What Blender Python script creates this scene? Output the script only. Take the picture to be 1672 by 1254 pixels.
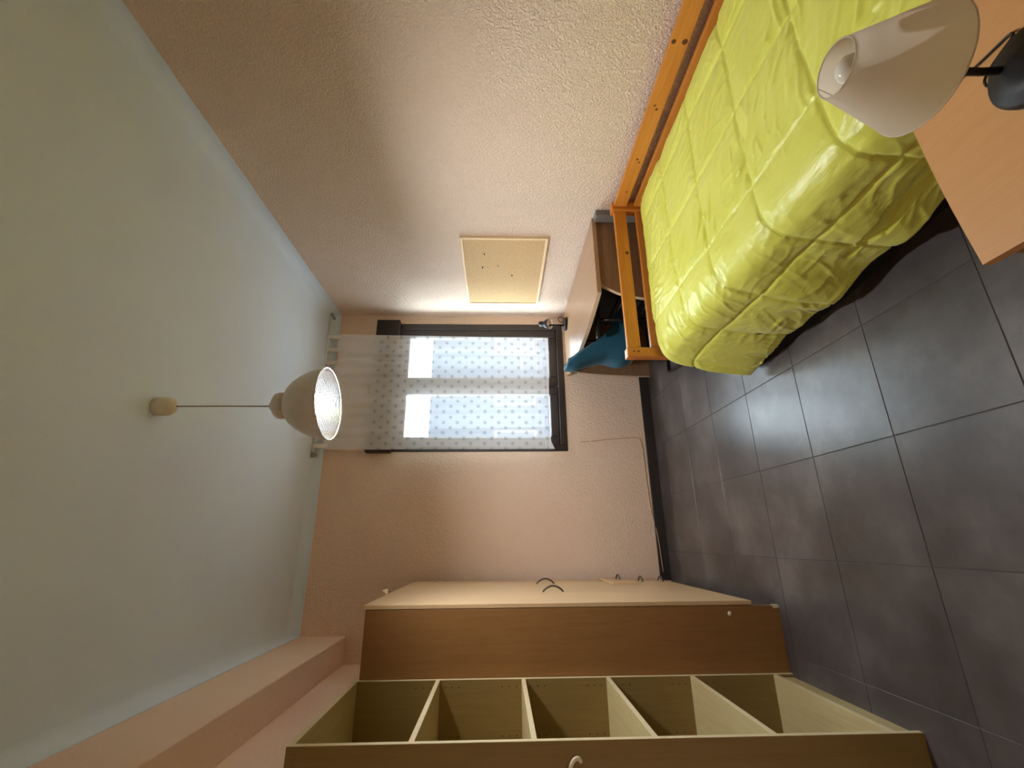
import bpy, bmesh, math, random
from mathutils import Vector, Matrix, noise

for o in list(bpy.data.objects): bpy.data.objects.remove(o)
scene = bpy.context.scene
C = scene.collection
random.seed(7)
PI = math.pi

# ------------------------------------------------------------------ camera
# the photograph lies on its side: the room's up points to the left of the picture
CAM_H = 1.355
YAW, PITCH, ROLL, FPX = 0.3361, 0.0289, -0.0012, 732.65
fw = Vector((math.sin(YAW)*math.cos(PITCH), math.cos(YAW)*math.cos(PITCH), -math.sin(PITCH)))
rt = Vector((math.cos(YAW), -math.sin(YAW), 0.0))
dn = fw.cross(rt)
rt2 = rt*math.cos(ROLL) + dn*math.sin(ROLL)
dn2 = dn*math.cos(ROLL) - rt*math.sin(ROLL)
cd = bpy.data.cameras.new('camera')
cd.sensor_fit = 'HORIZONTAL'; cd.sensor_width = 36.0
cd.lens = 36.0*FPX/1672.0
cd.clip_start = 0.02; cd.clip_end = 200
cam = bpy.data.objects.new('camera', cd); C.objects.link(cam)
zc = -fw
m = Matrix(((dn2.x, rt2.x, zc.x, 0), (dn2.y, rt2.y, zc.y, 0), (dn2.z, rt2.z, zc.z, CAM_H), (0, 0, 0, 1)))
cam.matrix_world = m
scene.camera = cam

# ------------------------------------------------------------------ light
SKY = 31.0                    # bright overcast daylight outside the window
LAMP = 740.0                   # emission of the pendant's bulb
w = bpy.data.worlds.new('overcast_sky'); scene.world = w
w.use_nodes = True
nt = w.node_tree
bg = nt.nodes['Background']
bg.inputs['Color'].default_value = (0.78, 0.91, 1.0, 1)
bg.inputs['Strength'].default_value = SKY
scene.view_settings.view_transform = 'Standard'
scene.view_settings.look = 'None'
scene.view_settings.exposure = 0.15
scene.view_settings.gamma = 1.0
scene.view_settings.use_curve_mapping = False
scene.cycles.diffuse_bounces = 8; scene.cycles.max_bounces = 14
pl = bpy.data.lights.new('window_sky_portal', 'AREA')
pl.shape = 'RECTANGLE'; pl.size = 1.14; pl.size_y = 1.46
pl.cycles.is_portal = True
po = bpy.data.objects.new('window_sky_portal', pl); C.objects.link(po)
po.location = (1.32, 3.93, 1.52); po.rotation_euler = (-PI/2, 0, 0)

# ------------------------------------------------------------------ room measures
XL, XR, YB, YW, H = -0.845, 2.012, -0.75, 3.81, 2.91
PEACH_TOP = 2.833

# ------------------------------------------------------------------ materials
def srgb(r, g, b):
    f = lambda c: (c/255/12.92) if c <= 10 else ((c/255+0.055)/1.055)**2.4
    return (f(r), f(g), f(b), 1)
def new_mat(name):
    mt = bpy.data.materials.new(name); mt.use_nodes = True
    n = mt.node_tree.nodes; l = mt.node_tree.links
    return mt, n, l, n['Principled BSDF']
def coords(n, l, scale=(1, 1, 1), rot=(0, 0, 0)):
    tc = n.new('ShaderNodeTexCoord'); mp = n.new('ShaderNodeMapping')
    mp.inputs['Scale'].default_value = scale; mp.inputs['Rotation'].default_value = rot
    l.new(tc.outputs['Object'], mp.inputs['Vector'])
    return mp.outputs['Vector']
def noise_node(n, l, vec, scale, detail=4, rough=0.55, dist=0.0):
    t = n.new('ShaderNodeTexNoise'); t.inputs['Scale'].default_value = scale
    t.inputs['Detail'].default_value = detail; t.inputs['Roughness'].default_value = rough
    t.inputs['Distortion'].default_value = dist
    l.new(vec, t.inputs['Vector']); return t
def ramp(n, l, fac, stops):
    r = n.new('ShaderNodeValToRGB')
    el = r.color_ramp.elements
    while len(el) < len(stops): el.new(0.5)
    for e, (p, c) in zip(el, stops): e.position = p; e.color = c
    l.new(fac, r.inputs['Fac']); return r
def bump(n, l, b, height, strength, dist=0.01, prev=None):
    bp = n.new('ShaderNodeBump'); bp.inputs['Strength'].default_value = strength; bp.inputs['Distance'].default_value = dist
    l.new(height, bp.inputs['Height'])
    if prev: l.new(prev.outputs['Normal'], bp.inputs['Normal'])
    l.new(bp.outputs['Normal'], b.inputs['Normal']); return bp
def plain(name, col, rough=0.5, metal=0.0, grain=0.06, gscale=30, bumps=0.0, spec=0.5):
    mt, n, l, b = new_mat(name)
    v = coords(n, l); t = noise_node(n, l, v, gscale)
    lo = tuple(c*(1-grain) for c in col[:3])+(1,); hi = tuple(min(1, c*(1+grain)) for c in col[:3])+(1,)
    r = ramp(n, l, t.outputs['Fac'], [(0.3, lo), (0.7, hi)])
    l.new(r.outputs['Color'], b.inputs['Base Color'])
    b.inputs['Roughness'].default_value = rough; b.inputs['Metallic'].default_value = metal
    b.inputs['Specular IOR Level'].default_value = spec
    if bumps: bump(n, l, b, t.outputs['Fac'], bumps, 0.003)
    return mt
def wood(name, c0, c1, along='z', scale=1.0, rough=0.45, knots=False, contrast=1.0):
    mt, n, l, b = new_mat(name)
    s = {'x': (1.2, 22, 22), 'y': (22, 1.2, 22), 'z': (22, 22, 1.2)}[along]
    v = coords(n, l, tuple(q*scale for q in s))
    t = noise_node(n, l, v, 3.0, 6, 0.6, 0.6)
    v2 = coords(n, l, tuple(q*scale*4 for q in s)); t2 = noise_node(n, l, v2, 4.0, 3, 0.5)
    mx = n.new('ShaderNodeMix'); mx.data_type = 'FLOAT'; mx.inputs[0].default_value = 0.35
    l.new(t.outputs['Fac'], mx.inputs[2]); l.new(t2.outputs['Fac'], mx.inputs[3])
    r = ramp(n, l, mx.outputs[0], [(0.5-0.18/contrast, c0), (0.5+0.18/contrast, c1)])
    l.new(r.outputs['Color'], b.inputs['Base Color'])
    b.inputs['Roughness'].default_value = rough
    bump(n, l, b, mx.outputs[0], 0.08, 0.002)
    return mt

M = {}
# walls: peach paint over rough plaster, white band above PEACH_TOP
def plaster(name, base, light, vscale, strength, dist, specks):
    mt, n, l, b = new_mat(name)
    v = coords(n, l)
    big = noise_node(n, l, v, 2.2, 3)
    r = ramp(n, l, big.outputs['Fac'], [(0.35, base), (0.65, light)])
    fine = noise_node(n, l, v, vscale, 3, 0.55, 0.4)
    h = ramp(n, l, fine.outputs['Fac'], [(0.38, (0, 0, 0, 1)), (0.62, (1, 1, 1, 1))])
    med = noise_node(n, l, v, vscale*0.35, 2, 0.5)
    ad = n.new('ShaderNodeMath'); ad.operation = 'ADD'
    l.new(h.outputs['Color'], ad.inputs[0]); l.new(med.outputs['Fac'], ad.inputs[1])
    l.new(r.outputs['Color'], b.inputs['Base Color'])
    b.inputs['Roughness'].default_value = 0.85; b.inputs['Specular IOR Level'].default_value = 0.2
    bump(n, l, b, ad.outputs[0], strength, dist)
    return mt
M['wall_rough'] = plaster('peach_rough_plaster', srgb(238, 214, 193), srgb(240, 217, 197), 88, 0.75, 0.009, True)
M['wall_fine'] = plaster('peach_fine_plaster', srgb(237, 209, 184), srgb(239, 213, 189), 62, 0.55, 0.006, False)
M['wall_plain'] = plaster('peach_smooth_plaster', srgb(237, 210, 188), srgb(239, 213, 193), 60, 0.25, 0.004, False)
M['ceiling'] = plaster('white_ceiling_paint', srgb(224, 237, 252), srgb(227, 240, 253), 80, 0.10, 0.002, False)
# floor
def tile_mat():
    mt, n, l, b = new_mat('dark_grey_stone_tile')
    v = coords(n, l)
    oi = n.new('ShaderNodeObjectInfo')
    geo = n.new('ShaderNodeNewGeometry')
    a = noise_node(n, l, geo.outputs['Position'], 3.0, 9, 0.58, 0.0)
    c = noise_node(n, l, geo.outputs['Position'], 45, 4, 0.6)
    mx = n.new('ShaderNodeMix'); mx.data_type = 'FLOAT'; mx.inputs[0].default_value = 0.08
    l.new(a.outputs['Fac'], mx.inputs[2]); l.new(c.outputs['Fac'], mx.inputs[3])
    ad = n.new('ShaderNodeMath'); ad.operation = 'MULTIPLY_ADD'; ad.inputs[1].default_value = 0.08
    l.new(oi.outputs['Random'], ad.inputs[0]); l.new(mx.outputs[0], ad.inputs[2])
    r = ramp(n, l, ad.outputs[0], [(0.34, srgb(58, 53, 51)), (0.54, srgb(78, 73, 71)), (0.73, srgb(104, 99, 96))])
    l.new(r.outputs['Color'], b.inputs['Base Color'])
    b.inputs['Roughness'].default_value = 0.29
    return mt
M['tile'] = tile_mat()
M['grout'] = plain('dark_grout', srgb(74, 71, 69), 0.9, bumps=0.2, gscale=120)
M['skirting'] = plain('dark_skirting_tile', srgb(52, 46, 42), 0.4, gscale=12, grain=0.12)
M['window_brown'] = plain('dark_brown_window_paint', srgb(46, 36, 31), 0.42, gscale=20, grain=0.1)
M['beech_side'] = wood('beech_laminate_side', srgb(140, 98, 52), srgb(156, 112, 64), 'z', rough=0.5)
M['beech_door'] = wood('pale_beech_laminate_door', srgb(205, 171, 128), srgb(222, 191, 150), 'z', rough=0.42)
M['beech_shelf'] = wood('pale_bookcase_laminate', srgb(186, 168, 118), srgb(203, 186, 138), 'y', rough=0.45)
M['beech_in'] = wood('bookcase_laminate', srgb(140, 116, 66), srgb(153, 128, 76), 'z', rough=0.5)
M['beech_edge'] = wood('cream_edge_band', srgb(214, 200, 160), srgb(228, 214, 176), 'z', rough=0.4)
M['night_top'] = wood('nightstand_beech_laminate', srgb(206, 152, 94), srgb(217, 165, 106), 'y', rough=0.42, contrast=0.6)
M['desk_wood'] = wood('grey_brown_desk_laminate', srgb(148, 114, 84), srgb(178, 143, 110), 'y', rough=0.33)
M['desk_panel'] = wood('grey_brown_desk_panel', srgb(122, 90, 62), srgb(150, 115, 83), 'x', rough=0.42)
M['desk_edge'] = plain('beige_desk_edge', srgb(205, 180, 148), 0.4)
M['pine'] = wood('honey_pine', srgb(193, 118, 42), srgb(216, 146, 64), 'y', scale=0.7, rough=0.35)
M['pine_x'] = wood('honey_pine_cross', srgb(190, 114, 40), srgb(214, 142, 60), 'x', scale=0.7, rough=0.35)
M['pine_z'] = wood('honey_pine_upright', srgb(190, 112, 40), srgb(212, 138, 58), 'z', scale=0.7, rough=0.35)
M['knot'] = plain('dark_pine_knot', srgb(92, 44, 16), 0.45, gscale=90, grain=0.3)
M['black'] = plain('black_plastic', srgb(20, 19, 19), 0.32, gscale=60)
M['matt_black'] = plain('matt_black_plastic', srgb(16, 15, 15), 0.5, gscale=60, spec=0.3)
M['block_black'] = plain('matt_black_block', srgb(14, 13, 13), 0.9, gscale=200, bumps=0.2)
M['chrome'] = plain('brushed_steel', srgb(176, 172, 168), 0.28, 1.0, gscale=80)
M['dark_metal'] = plain('dark_grey_handle_metal', srgb(112, 104, 98), 0.3, 0.9, gscale=80)
M['white_plastic'] = plain('white_plastic', srgb(232, 229, 222), 0.38)
M['cream_plastic'] = plain('cream_plastic', srgb(226, 216, 190), 0.35)
M['shade_out'] = plain('white_lacquered_metal', srgb(214, 210, 204), 0.4)
M['reflector'] = plain('ribbed_mirror_reflector', srgb(190, 192, 192), 0.2, 1.0)
M['teal'] = plain('teal_chair_fabric', srgb(14, 74, 96), 0.8, gscale=260, grain=0.15, bumps=0.25)
M['cork_frame'] = wood('pale_pine_board_frame', srgb(216, 186, 140), srgb(230, 203, 160), 'y', rough=0.5)
M['grey_plastic'] = plain('grey_plastic_strip', srgb(120, 114, 110), 0.5)
M['mattress'] = plain('white_mattress_cloth', srgb(225, 222, 214), 0.9)
M['cable'] = plain('painted_cable', srgb(196, 164, 130), 0.6)
M['grey_cable'] = plain('grey_cable', srgb(150, 142, 134), 0.5)

def cork():
    mt, n, l, b = new_mat('cork')
    v = coords(n, l)
    t = noise_node(n, l, v, 140, 3, 0.7); t2 = noise_node(n, l, v, 420, 2, 0.6)
    mx = n.new('ShaderNodeMix'); mx.data_type = 'FLOAT'; mx.inputs[0].default_value = 0.55
    l.new(t.outputs['Fac'], mx.inputs[2]); l.new(t2.outputs['Fac'], mx.inputs[3])
    r = ramp(n, l, mx.outputs[0], [(0.36, srgb(150, 115, 70)), (0.5, srgb(198, 165, 118)), (0.64, srgb(216, 186, 140))])
    l.new(r.outputs['Color'], b.inputs['Base Color']); b.inputs['Roughness'].default_value = 0.9
    bump(n, l, b, mx.outputs[0], 0.3, 0.002); return mt
M['cork'] = cork()

def duvet_mat():
    mt, n, l, b = new_mat('lime_satin_quilt')
    v = coords(n, l)
    t = noise_node(n, l, v, 5, 3)
    r = ramp(n, l, t.outputs['Fac'], [(0.35, srgb(226, 230, 92)), (0.65, srgb(232, 236, 108))])
    l.new(r.outputs['Color'], b.inputs['Base Color'])
    b.inputs['Roughness'].default_value = 0.36
    b.inputs['Sheen Weight'].default_value = 0.25; b.inputs['Sheen Roughness'].default_value = 0.4
    v2 = coords(n, l, (3.0, 1.0, 3.0)); w1 = noise_node(n, l, v2, 13, 4, 0.6, 1.2)
    bp = bump(n, l, b, w1.outputs['Fac'], 0.16, 0.015)
    f = noise_node(n, l, v, 900, 2); bump(n, l, b, f.outputs['Fac'], 0.06, 0.001, bp)
    return mt
M['duvet'] = duvet_mat()

def lampshade_mat():
    mt, n, l, b = new_mat('off_white_lampshade_cloth')
    v = coords(n, l); t = noise_node(n, l, v, 700, 2)
    b.inputs['Base Color'].default_value = srgb(236, 230, 214); b.inputs['Roughness'].default_value = 0.85
    bump(n, l, b, t.outputs['Fac'], 0.15, 0.001)
    tr = n.new('ShaderNodeBsdfTranslucent'); tr.inputs['Color'].default_value = srgb(240, 233, 216)
    mx = n.new('ShaderNodeMixShader'); mx.inputs[0].default_value = 0.55
    l.new(b.outputs[0], mx.inputs[1]); l.new(tr.outputs[0], mx.inputs[2])
    l.new(mx.outputs[0], n['Material Output'].inputs['Surface']); return mt
M['bed_shade'] = lampshade_mat()

def curtain_mat():
    mt, n, l, b = new_mat('white_sheer_curtain_with_dots')
    tc = n.new('ShaderNodeTexCoord'); sp = n.new('ShaderNodeSeparateXYZ')
    l.new(tc.outputs['UV'], sp.inputs[0])       # UV in metres along the cloth
    def math_(op, a, bb=None, val=None):
        q = n.new('ShaderNodeMath'); q.operation = op
        if isinstance(a, float): q.inputs[0].default_value = a
        else: l.new(a, q.inputs[0])
        if bb is not None: l.new(bb, q.inputs[1])
        elif val is not None: q.inputs[1].default_value = val
        return q.outputs[0]
    def dots(ox, oy):
        px, py = 0.094, 0.118
        fx = math_('SUBTRACT', math_('FRACT', math_('MULTIPLY', math_('ADD', sp.outputs[0], val=ox), val=1/px)), val=0.5)
        fy = math_('SUBTRACT', math_('FRACT', math_('MULTIPLY', math_('ADD', sp.outputs[1], val=oy), val=1/py)), val=0.5)
        fx = math_('MULTIPLY', fx, val=px); fy = math_('MULTIPLY', fy, val=py)
        d = math_('SQRT', math_('ADD', math_('MULTIPLY', fx, fx), math_('MULTIPLY', fy, fy)))
        return math_('LESS_THAN', d, val=0.0155)
    dd = math_('MAXIMUM', dots(0.0, 0.0), dots(0.047, 0.059))
    dd = math_('MULTIPLY', dd, math_('LESS_THAN', sp.outputs[1], val=2.46))
    hem = math_('MULTIPLY', math_('GREATER_THAN', sp.outputs[1], val=0.955), math_('LESS_THAN', sp.outputs[1], val=0.962))
    hem2 = math_('LESS_THAN', sp.outputs[1], val=0.93)
    mask = math_('MAXIMUM', dd, math_('MAXIMUM', hem, hem2))
    dif = n.new('ShaderNodeBsdfDiffuse'); dif.inputs['Color'].default_value = (0.92, 0.92, 0.92, 1)
    trl = n.new('ShaderNodeBsdfTranslucent'); trl.inputs['Color'].default_value = (0.80, 0.82, 0.84, 1)
    dc = n.new('ShaderNodeMix'); dc.data_type = 'RGBA'
    dc.inputs[6].default_value = (0.92, 0.92, 0.92, 1); dc.inputs[7].default_value = (0.55, 0.56, 0.57, 1)
    l.new(dd, dc.inputs[0]); l.new(dc.outputs[2], dif.inputs['Color'])
    tra = n.new('ShaderNodeBsdfTransparent')
    cloth = n.new('ShaderNodeMixShader')
    tw = n.new('ShaderNodeMix'); tw.data_type = 'FLOAT'      # the woven dots let less light through
    tw.inputs[2].default_value = 0.085; tw.inputs[3].default_value = 0.045
    l.new(mask, tw.inputs[0]); l.new(tw.outputs[0], cloth.inputs[0])
    l.new(dif.outputs[0], cloth.inputs[1]); l.new(trl.outputs[0], cloth.inputs[2])
    op = n.new('ShaderNodeMix'); op.data_type = 'FLOAT'
    op.inputs[2].default_value = 0.67; op.inputs[3].default_value = 0.79
    l.new(mask, op.inputs[0])
    mx = n.new('ShaderNodeMixShader')
    l.new(op.outputs[0], mx.inputs[0]); l.new(tra.outputs[0], mx.inputs[1]); l.new(cloth.outputs[0], mx.inputs[2])
    l.new(mx.outputs[0], n['Material Output'].inputs['Surface']); return mt
M['curtain'] = curtain_mat()

def glass_mat(name, tint=(1, 1, 1, 1), fac=0.05):
    mt, n, l, b = new_mat(name)
    tr = n.new('ShaderNodeBsdfTransparent'); tr.inputs['Color'].default_value = tint
    gl = n.new('ShaderNodeBsdfGlossy'); gl.inputs['Roughness'].default_value = 0.02
    mx = n.new('ShaderNodeMixShader'); mx.inputs[0].default_value = fac
    l.new(tr.outputs[0], mx.inputs[1]); l.new(gl.outputs[0], mx.inputs[2])
    l.new(mx.outputs[0], n['Material Output'].inputs['Surface']); return mt
M['glass'] = glass_mat('window_glass', (0.95, 0.97, 0.97, 1), 0.05)
M['clear_plastic'] = glass_mat('clear_plastic_film', (0.85, 0.85, 0.85, 1), 0.35)
M['facade'] = plain('pale_grey_render', srgb(22, 34, 46), 0.9, gscale=2, grain=0.08, spec=0.0)
M['facade_window'] = plain('far_window_glass', srgb(36, 44, 52), 0.6, gscale=2, spec=0.0)
M['ground'] = plain('street_ground', srgb(222, 222, 222), 0.9, gscale=1)  # out of view; kept near white to throw daylight up onto the ceiling
def emit(name, col, s):
    mt, n, l, b = new_mat(name)
    b.inputs['Base Color'].default_value = col
    b.inputs['Emission Color'].default_value = col; b.inputs['Emission Strength'].default_value = s
    return mt
M['bulb_on'] = emit('lit_bulb', (0.97, 0.98, 1.0, 1), LAMP)
M['bulb_off'] = plain('frosted_bulb', srgb(228, 222, 208), 0.12)

# ------------------------------------------------------------------ mesh helpers
def box(bm, x0, x1, y0, y1, z0, z1, bev=0.0, seg=1):
    r = bmesh.ops.create_cube(bm, size=1.0)
    vs = r['verts']
    for v in vs:
        v.co = Vector(((x0+x1)/2+v.co.x*(x1-x0), (y0+y1)/2+v.co.y*(y1-y0), (z0+z1)/2+v.co.z*(z1-z0)))
    if bev > 0:
        es = list({e for v in vs for e in v.link_edges})
        bmesh.ops.bevel(bm, geom=es, offset=bev, segments=seg, affect='EDGES', profile=0.6)
    return bm
def B(*a, **k): return box(bmesh.new(), *a, **k)
def prism(bm, pts, axis, a0, a1):
    """extrude a 2-D outline along an axis; pts in the other two axes in order"""
    def P(p, a):
        return {'x': (a, p[0], p[1]), 'y': (p[0], a, p[1]), 'z': (p[0], p[1], a)}[axis]
    lo = [bm.verts.new(P(p, a0)) for p in pts]; hi = [bm.verts.new(P(p, a1)) for p in pts]
    n = len(pts)
    bm.faces.new(lo[::-1]); bm.faces.new(hi)
    for i in range(n): bm.faces.new((lo[i], lo[(i+1) % n], hi[(i+1) % n], hi[i]))
    bmesh.ops.recalc_face_normals(bm, faces=bm.faces[:]); return bm
def tube(bm, pts, r, seg=10, closed=False, caps=True):
    pts = [Vector(p) for p in pts]; n = len(pts); rings = []
    t0 = (pts[1]-pts[0]).normalized()
    up = Vector((0, 0, 1)) if abs(t0.z) < 0.9 else Vector((1, 0, 0))
    nrm = t0.cross(up).normalized()
    for i, p in enumerate(pts):
        a = pts[i-1] if i > 0 else (pts[-1] if closed else p)
        c = pts[i+1] if i < n-1 else (pts[0] if closed else p)
        t = (c-a).normalized()
        nrm = (nrm - t*nrm.dot(t)).normalized(); bn = t.cross(nrm)
        rr = r[i] if isinstance(r, (list, tuple)) else r
        rings.append([bm.verts.new(p+nrm*math.cos(2*PI*k/seg)*rr+bn*math.sin(2*PI*k/seg)*rr) for k in range(seg)])
    for i in range(n if closed else n-1):
        A, D = rings[i], rings[(i+1) % n]
        for k in range(seg): bm.faces.new((A[k], A[(k+1) % seg], D[(k+1) % seg], D[k]))
    if caps and not closed:
        bm.faces.new(rings[0][::-1]); bm.faces.new(rings[-1])
    bmesh.ops.recalc_face_normals(bm, faces=bm.faces[:]); return bm
def lathe(bm, prof, c=(0, 0, 0), seg=40, mat=None):
    """prof: (radius, height) points"""
    rings = []
    c = Vector(c)
    for r, z in prof:
        if r < 1e-6: rings.append([bm.verts.new(c+Vector((0, 0, z)))])
        else: rings.append([bm.verts.new(c+Vector((r*math.cos(2*PI*k/seg), r*math.sin(2*PI*k/seg), z))) for k in range(seg)])
    for A, D in zip(rings, rings[1:]):
        for k in range(seg):
            k2 = (k+1) % seg
            if len(A) == 1 and len(D) == 1: continue
            if len(A) == 1: bm.faces.new((A[0], D[k2], D[k]))
            elif len(D) == 1: bm.faces.new((A[k], A[k2], D[0]))
            else: bm.faces.new((A[k], A[k2], D[k2], D[k]))
    bmesh.ops.recalc_face_normals(bm, faces=bm.faces[:])
    if mat is not None:
        bmesh.ops.transform(bm, matrix=mat, verts=bm.verts[:])
    return bm
def smooth_path(pts, n=8):
    """Catmull-Rom through the points"""
    P = [Vector(p) for p in pts]; out = []
    for i in range(len(P)-1):
        p0 = P[max(i-1, 0)]; p1 = P[i]; p2 = P[i+1]; p3 = P[min(i+2, len(P)-1)]
        for k in range(n):
            t = k/n
            out.append(0.5*((2*p1)+(p2-p0)*t+(2*p0-5*p1+4*p2-p3)*t*t+(3*p1-p0-3*p2+p3)*t**3))
    out.append(P[-1]); return out

def lerp_tab(tab, q):
    for (a, va), (b_, vb) in zip(tab, tab[1:]):
        if q <= b_: t = (q-a)/(b_-a); t = max(0, min(1, t)); return va+(vb-va)*t
    return tab[-1][1]
def world_loc(o):
    v = Vector((0, 0, 0))
    while o is not None:
        v += o.location; o = o.parent
    return v
def obj(name, bm, mat, parent=None, smooth=False, label=None):
    """bm in room coordinates; one mesh object, local to its parent"""
    if parent is not None:
        off = world_loc(parent)
        bmesh.ops.translate(bm, verts=bm.verts[:], vec=-off)
    me = bpy.data.meshes.new(name)
    bm.to_mesh(me); bm.free()
    if smooth:
        for p in me.polygons: p.use_smooth = True
    me.materials.append(M[mat] if isinstance(mat, str) else mat)
    o = bpy.data.objects.new(name, me); C.objects.link(o)
    if parent is not None: o.parent = parent
    if label: o['label'] = label
    return o
def tag(o, label=None, cat=None, group=None, kind=None):
    if label: o['label'] = label
    if cat: o['category'] = cat
    if group: o['group'] = group
    if kind: o['kind'] = kind
    return o
def thing(name, loc, label, cat, group=None):
    o = bpy.data.objects.new(name, None); o.empty_display_size = 0.1
    C.objects.link(o); o.location = loc
    return tag(o, label, cat, group)
def struct(name, bm, mat, label, parent=None, cat=None):
    o = obj(name, bm, mat, parent)
    if parent is None: o['kind'] = 'structure'; o['label'] = label; o['category'] = cat or name.split('_')[0]
    return o
def soften(o, angle=40):
    me = o.data
    for p in me.polygons: p.use_smooth = True
    me.set_sharp_from_angle(angle=math.radians(angle))
    return o

# ================================================================== SETTING
# floor: a grout bed and single tiles
fl = struct('floor', B(XL-0.1, XR+0.1, YB-0.1, YW+0.1, -0.05, -0.002), 'grout', 'dark grey square floor tiles laid in a straight grid')
TS = 0.419; TX0 = 0.3292; TY0 = 1.4757; J = 0.003
tile_cache = {}
i0 = math.floor((XL-TX0)/TS); i1 = math.ceil((XR-TX0)/TS)
j0 = math.floor((YB-TY0)/TS); j1 = math.ceil((YW-TY0)/TS)
for i in range(i0, i1):
    for j in range(j0, j1):
        xa = max(XL, TX0+i*TS); xb = min(XR, TX0+(i+1)*TS); ya = max(YB, TY0+j*TS); yb = min(YW, TY0+(j+1)*TS)
        wx = round(xb-xa, 4); wy = round(yb-ya, 4)
        if wx < 0.02 or wy < 0.02: continue
        if (wx, wy) not in tile_cache:
            bm = B(-wx/2+J/2, wx/2-J/2, -wy/2+J/2, wy/2-J/2, -0.010, 0.0, bev=0.001)
            me = bpy.data.meshes.new('tile'); bm.to_mesh(me); bm.free(); me.materials.append(M['tile'])
            tile_cache[(wx, wy)] = me
        t = bpy.data.objects.new('tile', tile_cache[(wx, wy)]); C.objects.link(t)
        t.parent = fl; t.location = ((xa+xb)/2, (ya+yb)/2, 0)

# walls
WX0, WX1, WZ0, WZ1 = 0.735, 1.905, 0.78, 2.46        # window opening
T = 0.26
bm = bmesh.new()
box(bm, XL-0.2, WX0, YW, YW+T, -0.05, H+0.1)
box(bm, WX1, XR+0.2, YW, YW+T, -0.05, H+0.1)
box(bm, WX0, WX1, YW, YW+T, -0.05, WZ0)
box(bm, WX0, WX1, YW, YW+T, WZ1, H+0.1)
struct('wall_window', bm, 'wall_fine', 'peach textured plaster wall around the window')
struct('wall_right', B(XR, XR+0.2, YB, YW, -0.05, H+0.1), 'wall_rough', 'peach rough plaster wall behind the bed and cork board')
struct('wall_left', B(XL-0.2, XL, YB, YW, -0.05, H+0.1), 'wall_plain', 'peach wall behind the wardrobe and bookcase')
struct('wall_back', B(XL-0.2, XR+0.2, YB-0.2, YB, -0.05, H+0.1), 'wall_plain', 'peach wall opposite the window')
struct('ceiling', B(XL-0.2, XR+0.2, YB-0.2, YW+T, H, H+0.1), 'ceiling', 'flat white ceiling with rounded edges')
BX = -0.66
struct('trim_1', B(XL, BX, YB, YW, 2.49, H, bev=0.004), 'wall_plain', 'peach ceiling beam above the bookcase', cat='beam')
# rounded white band where walls meet the ceiling
def cove(side):
    bm = bmesh.new(); h = H-PEACH_TOP; d = 0.05
    prof = [(0.0, PEACH_TOP), (0.004, PEACH_TOP)]
    for k in range(0, 9):
        a = k/8*PI/2
        prof.append((0.004+d*(1-math.cos(a)), PEACH_TOP+0.02+(h-0.02)*math.sin(a)))
    prof.append((0.0, H))
    if side == 'right': pts = [(XR-p, z) for p, z in prof]; prism(bm, pts, 'y', YB, YW)
    elif side == 'beam': pts = [(BX+p, z) for p, z in prof]; prism(bm, pts, 'y', YB, YW)
    else: pts = [(YW-p, z) for p, z in prof]; prism(bm, pts, 'x', BX, XR)
    return bm
for k, (s, lb) in enumerate((('right', 'white rounded band along the top of the rough plaster wall'), ('beam', 'white rounded band along the ceiling beam'), ('window', 'white rounded band above the window'))):
    o = struct('trim_%d' % (k+2), cove(s), 'ceiling', lb, cat='cove'); soften(o, 50)
# dark skirting
struct('baseboard_window', B(-0.30, XR, YW-0.014, YW, 0.0, 0.085, bev=0.003), 'skirting', 'dark tile skirting under the window', cat='baseboard')
struct('baseboard_right', B(XR-0.014, XR, YB, YW-0.014, 0.0, 0.085, bev=0.003), 'skirting', 'dark tile skirting behind the bed', cat='baseboard')

# window
win = thing('window_1', (1.32, YW, WZ0), 'dark brown double window with shutter box behind the sheer curtain', 'window')
win['kind'] = 'structure'
FY0, FY1 = YW-0.012, YW+0.06
def ring(x0, x1, z0, z1, y0, y1, wd, bev=0.004):
    bm = bmesh.new()
    box(bm, x0, x0+wd, y0, y1, z0, z1, bev); box(bm, x1-wd, x1, y0, y1, z0, z1, bev)
    box(bm, x0+wd, x1-wd, y0, y1, z0, z0+wd, bev); box(bm, x0+wd, x1-wd, y0, y1, z1-wd, z1, bev)
    return bm
obj('window_frame', ring(0.72, 1.922, 0.765, 2.29, FY0, FY1, 0.058), 'window_brown', win)
for (x0, x1) in ((0.772, 1.312), (1.318, 1.868)):
    sh = obj('sash', ring(x0, x1, 0.825, 2.262, FY0+0.012, FY1+0.01, 0.078, 0.008), 'window_brown', win)
    obj('glass_pane', B(x0+0.07, x1-0.07, FY0+0.045, FY0+0.051, 0.895, 2.195), 'glass', sh)
bm = B(1.300, 1.330, FY0+0.002, FY0+0.016, 0.86, 2.23, bev=0.004)
obj('meeting_strip', bm, 'window_brown', win)
bm = bmesh.new(); box(bm, 1.335, 1.36, FY0+0.002, FY0+0.012, 1.40, 1.50, bev=0.003); tube(bm, [(1.347, FY0+0.002, 1.47), (1.347, FY0-0.03, 1.47), (1.347, FY0-0.034, 1.37)], 0.008, 8)
obj('window_handle', bm, 'window_brown', win)
obj('shutter_box', B(0.706, 1.938, YW-0.065, YW+0.05, 2.27, 2.478, bev=0.006), 'window_brown', win)
obj('window_sill', B(0.70, 1.94, YW+0.05, YW+T+0.03, 0.74, 0.78), 'grey_plastic', win)
for z in (1.13, 0.98):
    obj('guard_bar', tube(bmesh.new(), [(WX0, YW+0.22, z), (WX1, YW+0.22, z)], 0.011, 8), 'window_brown', win, True)

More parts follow.
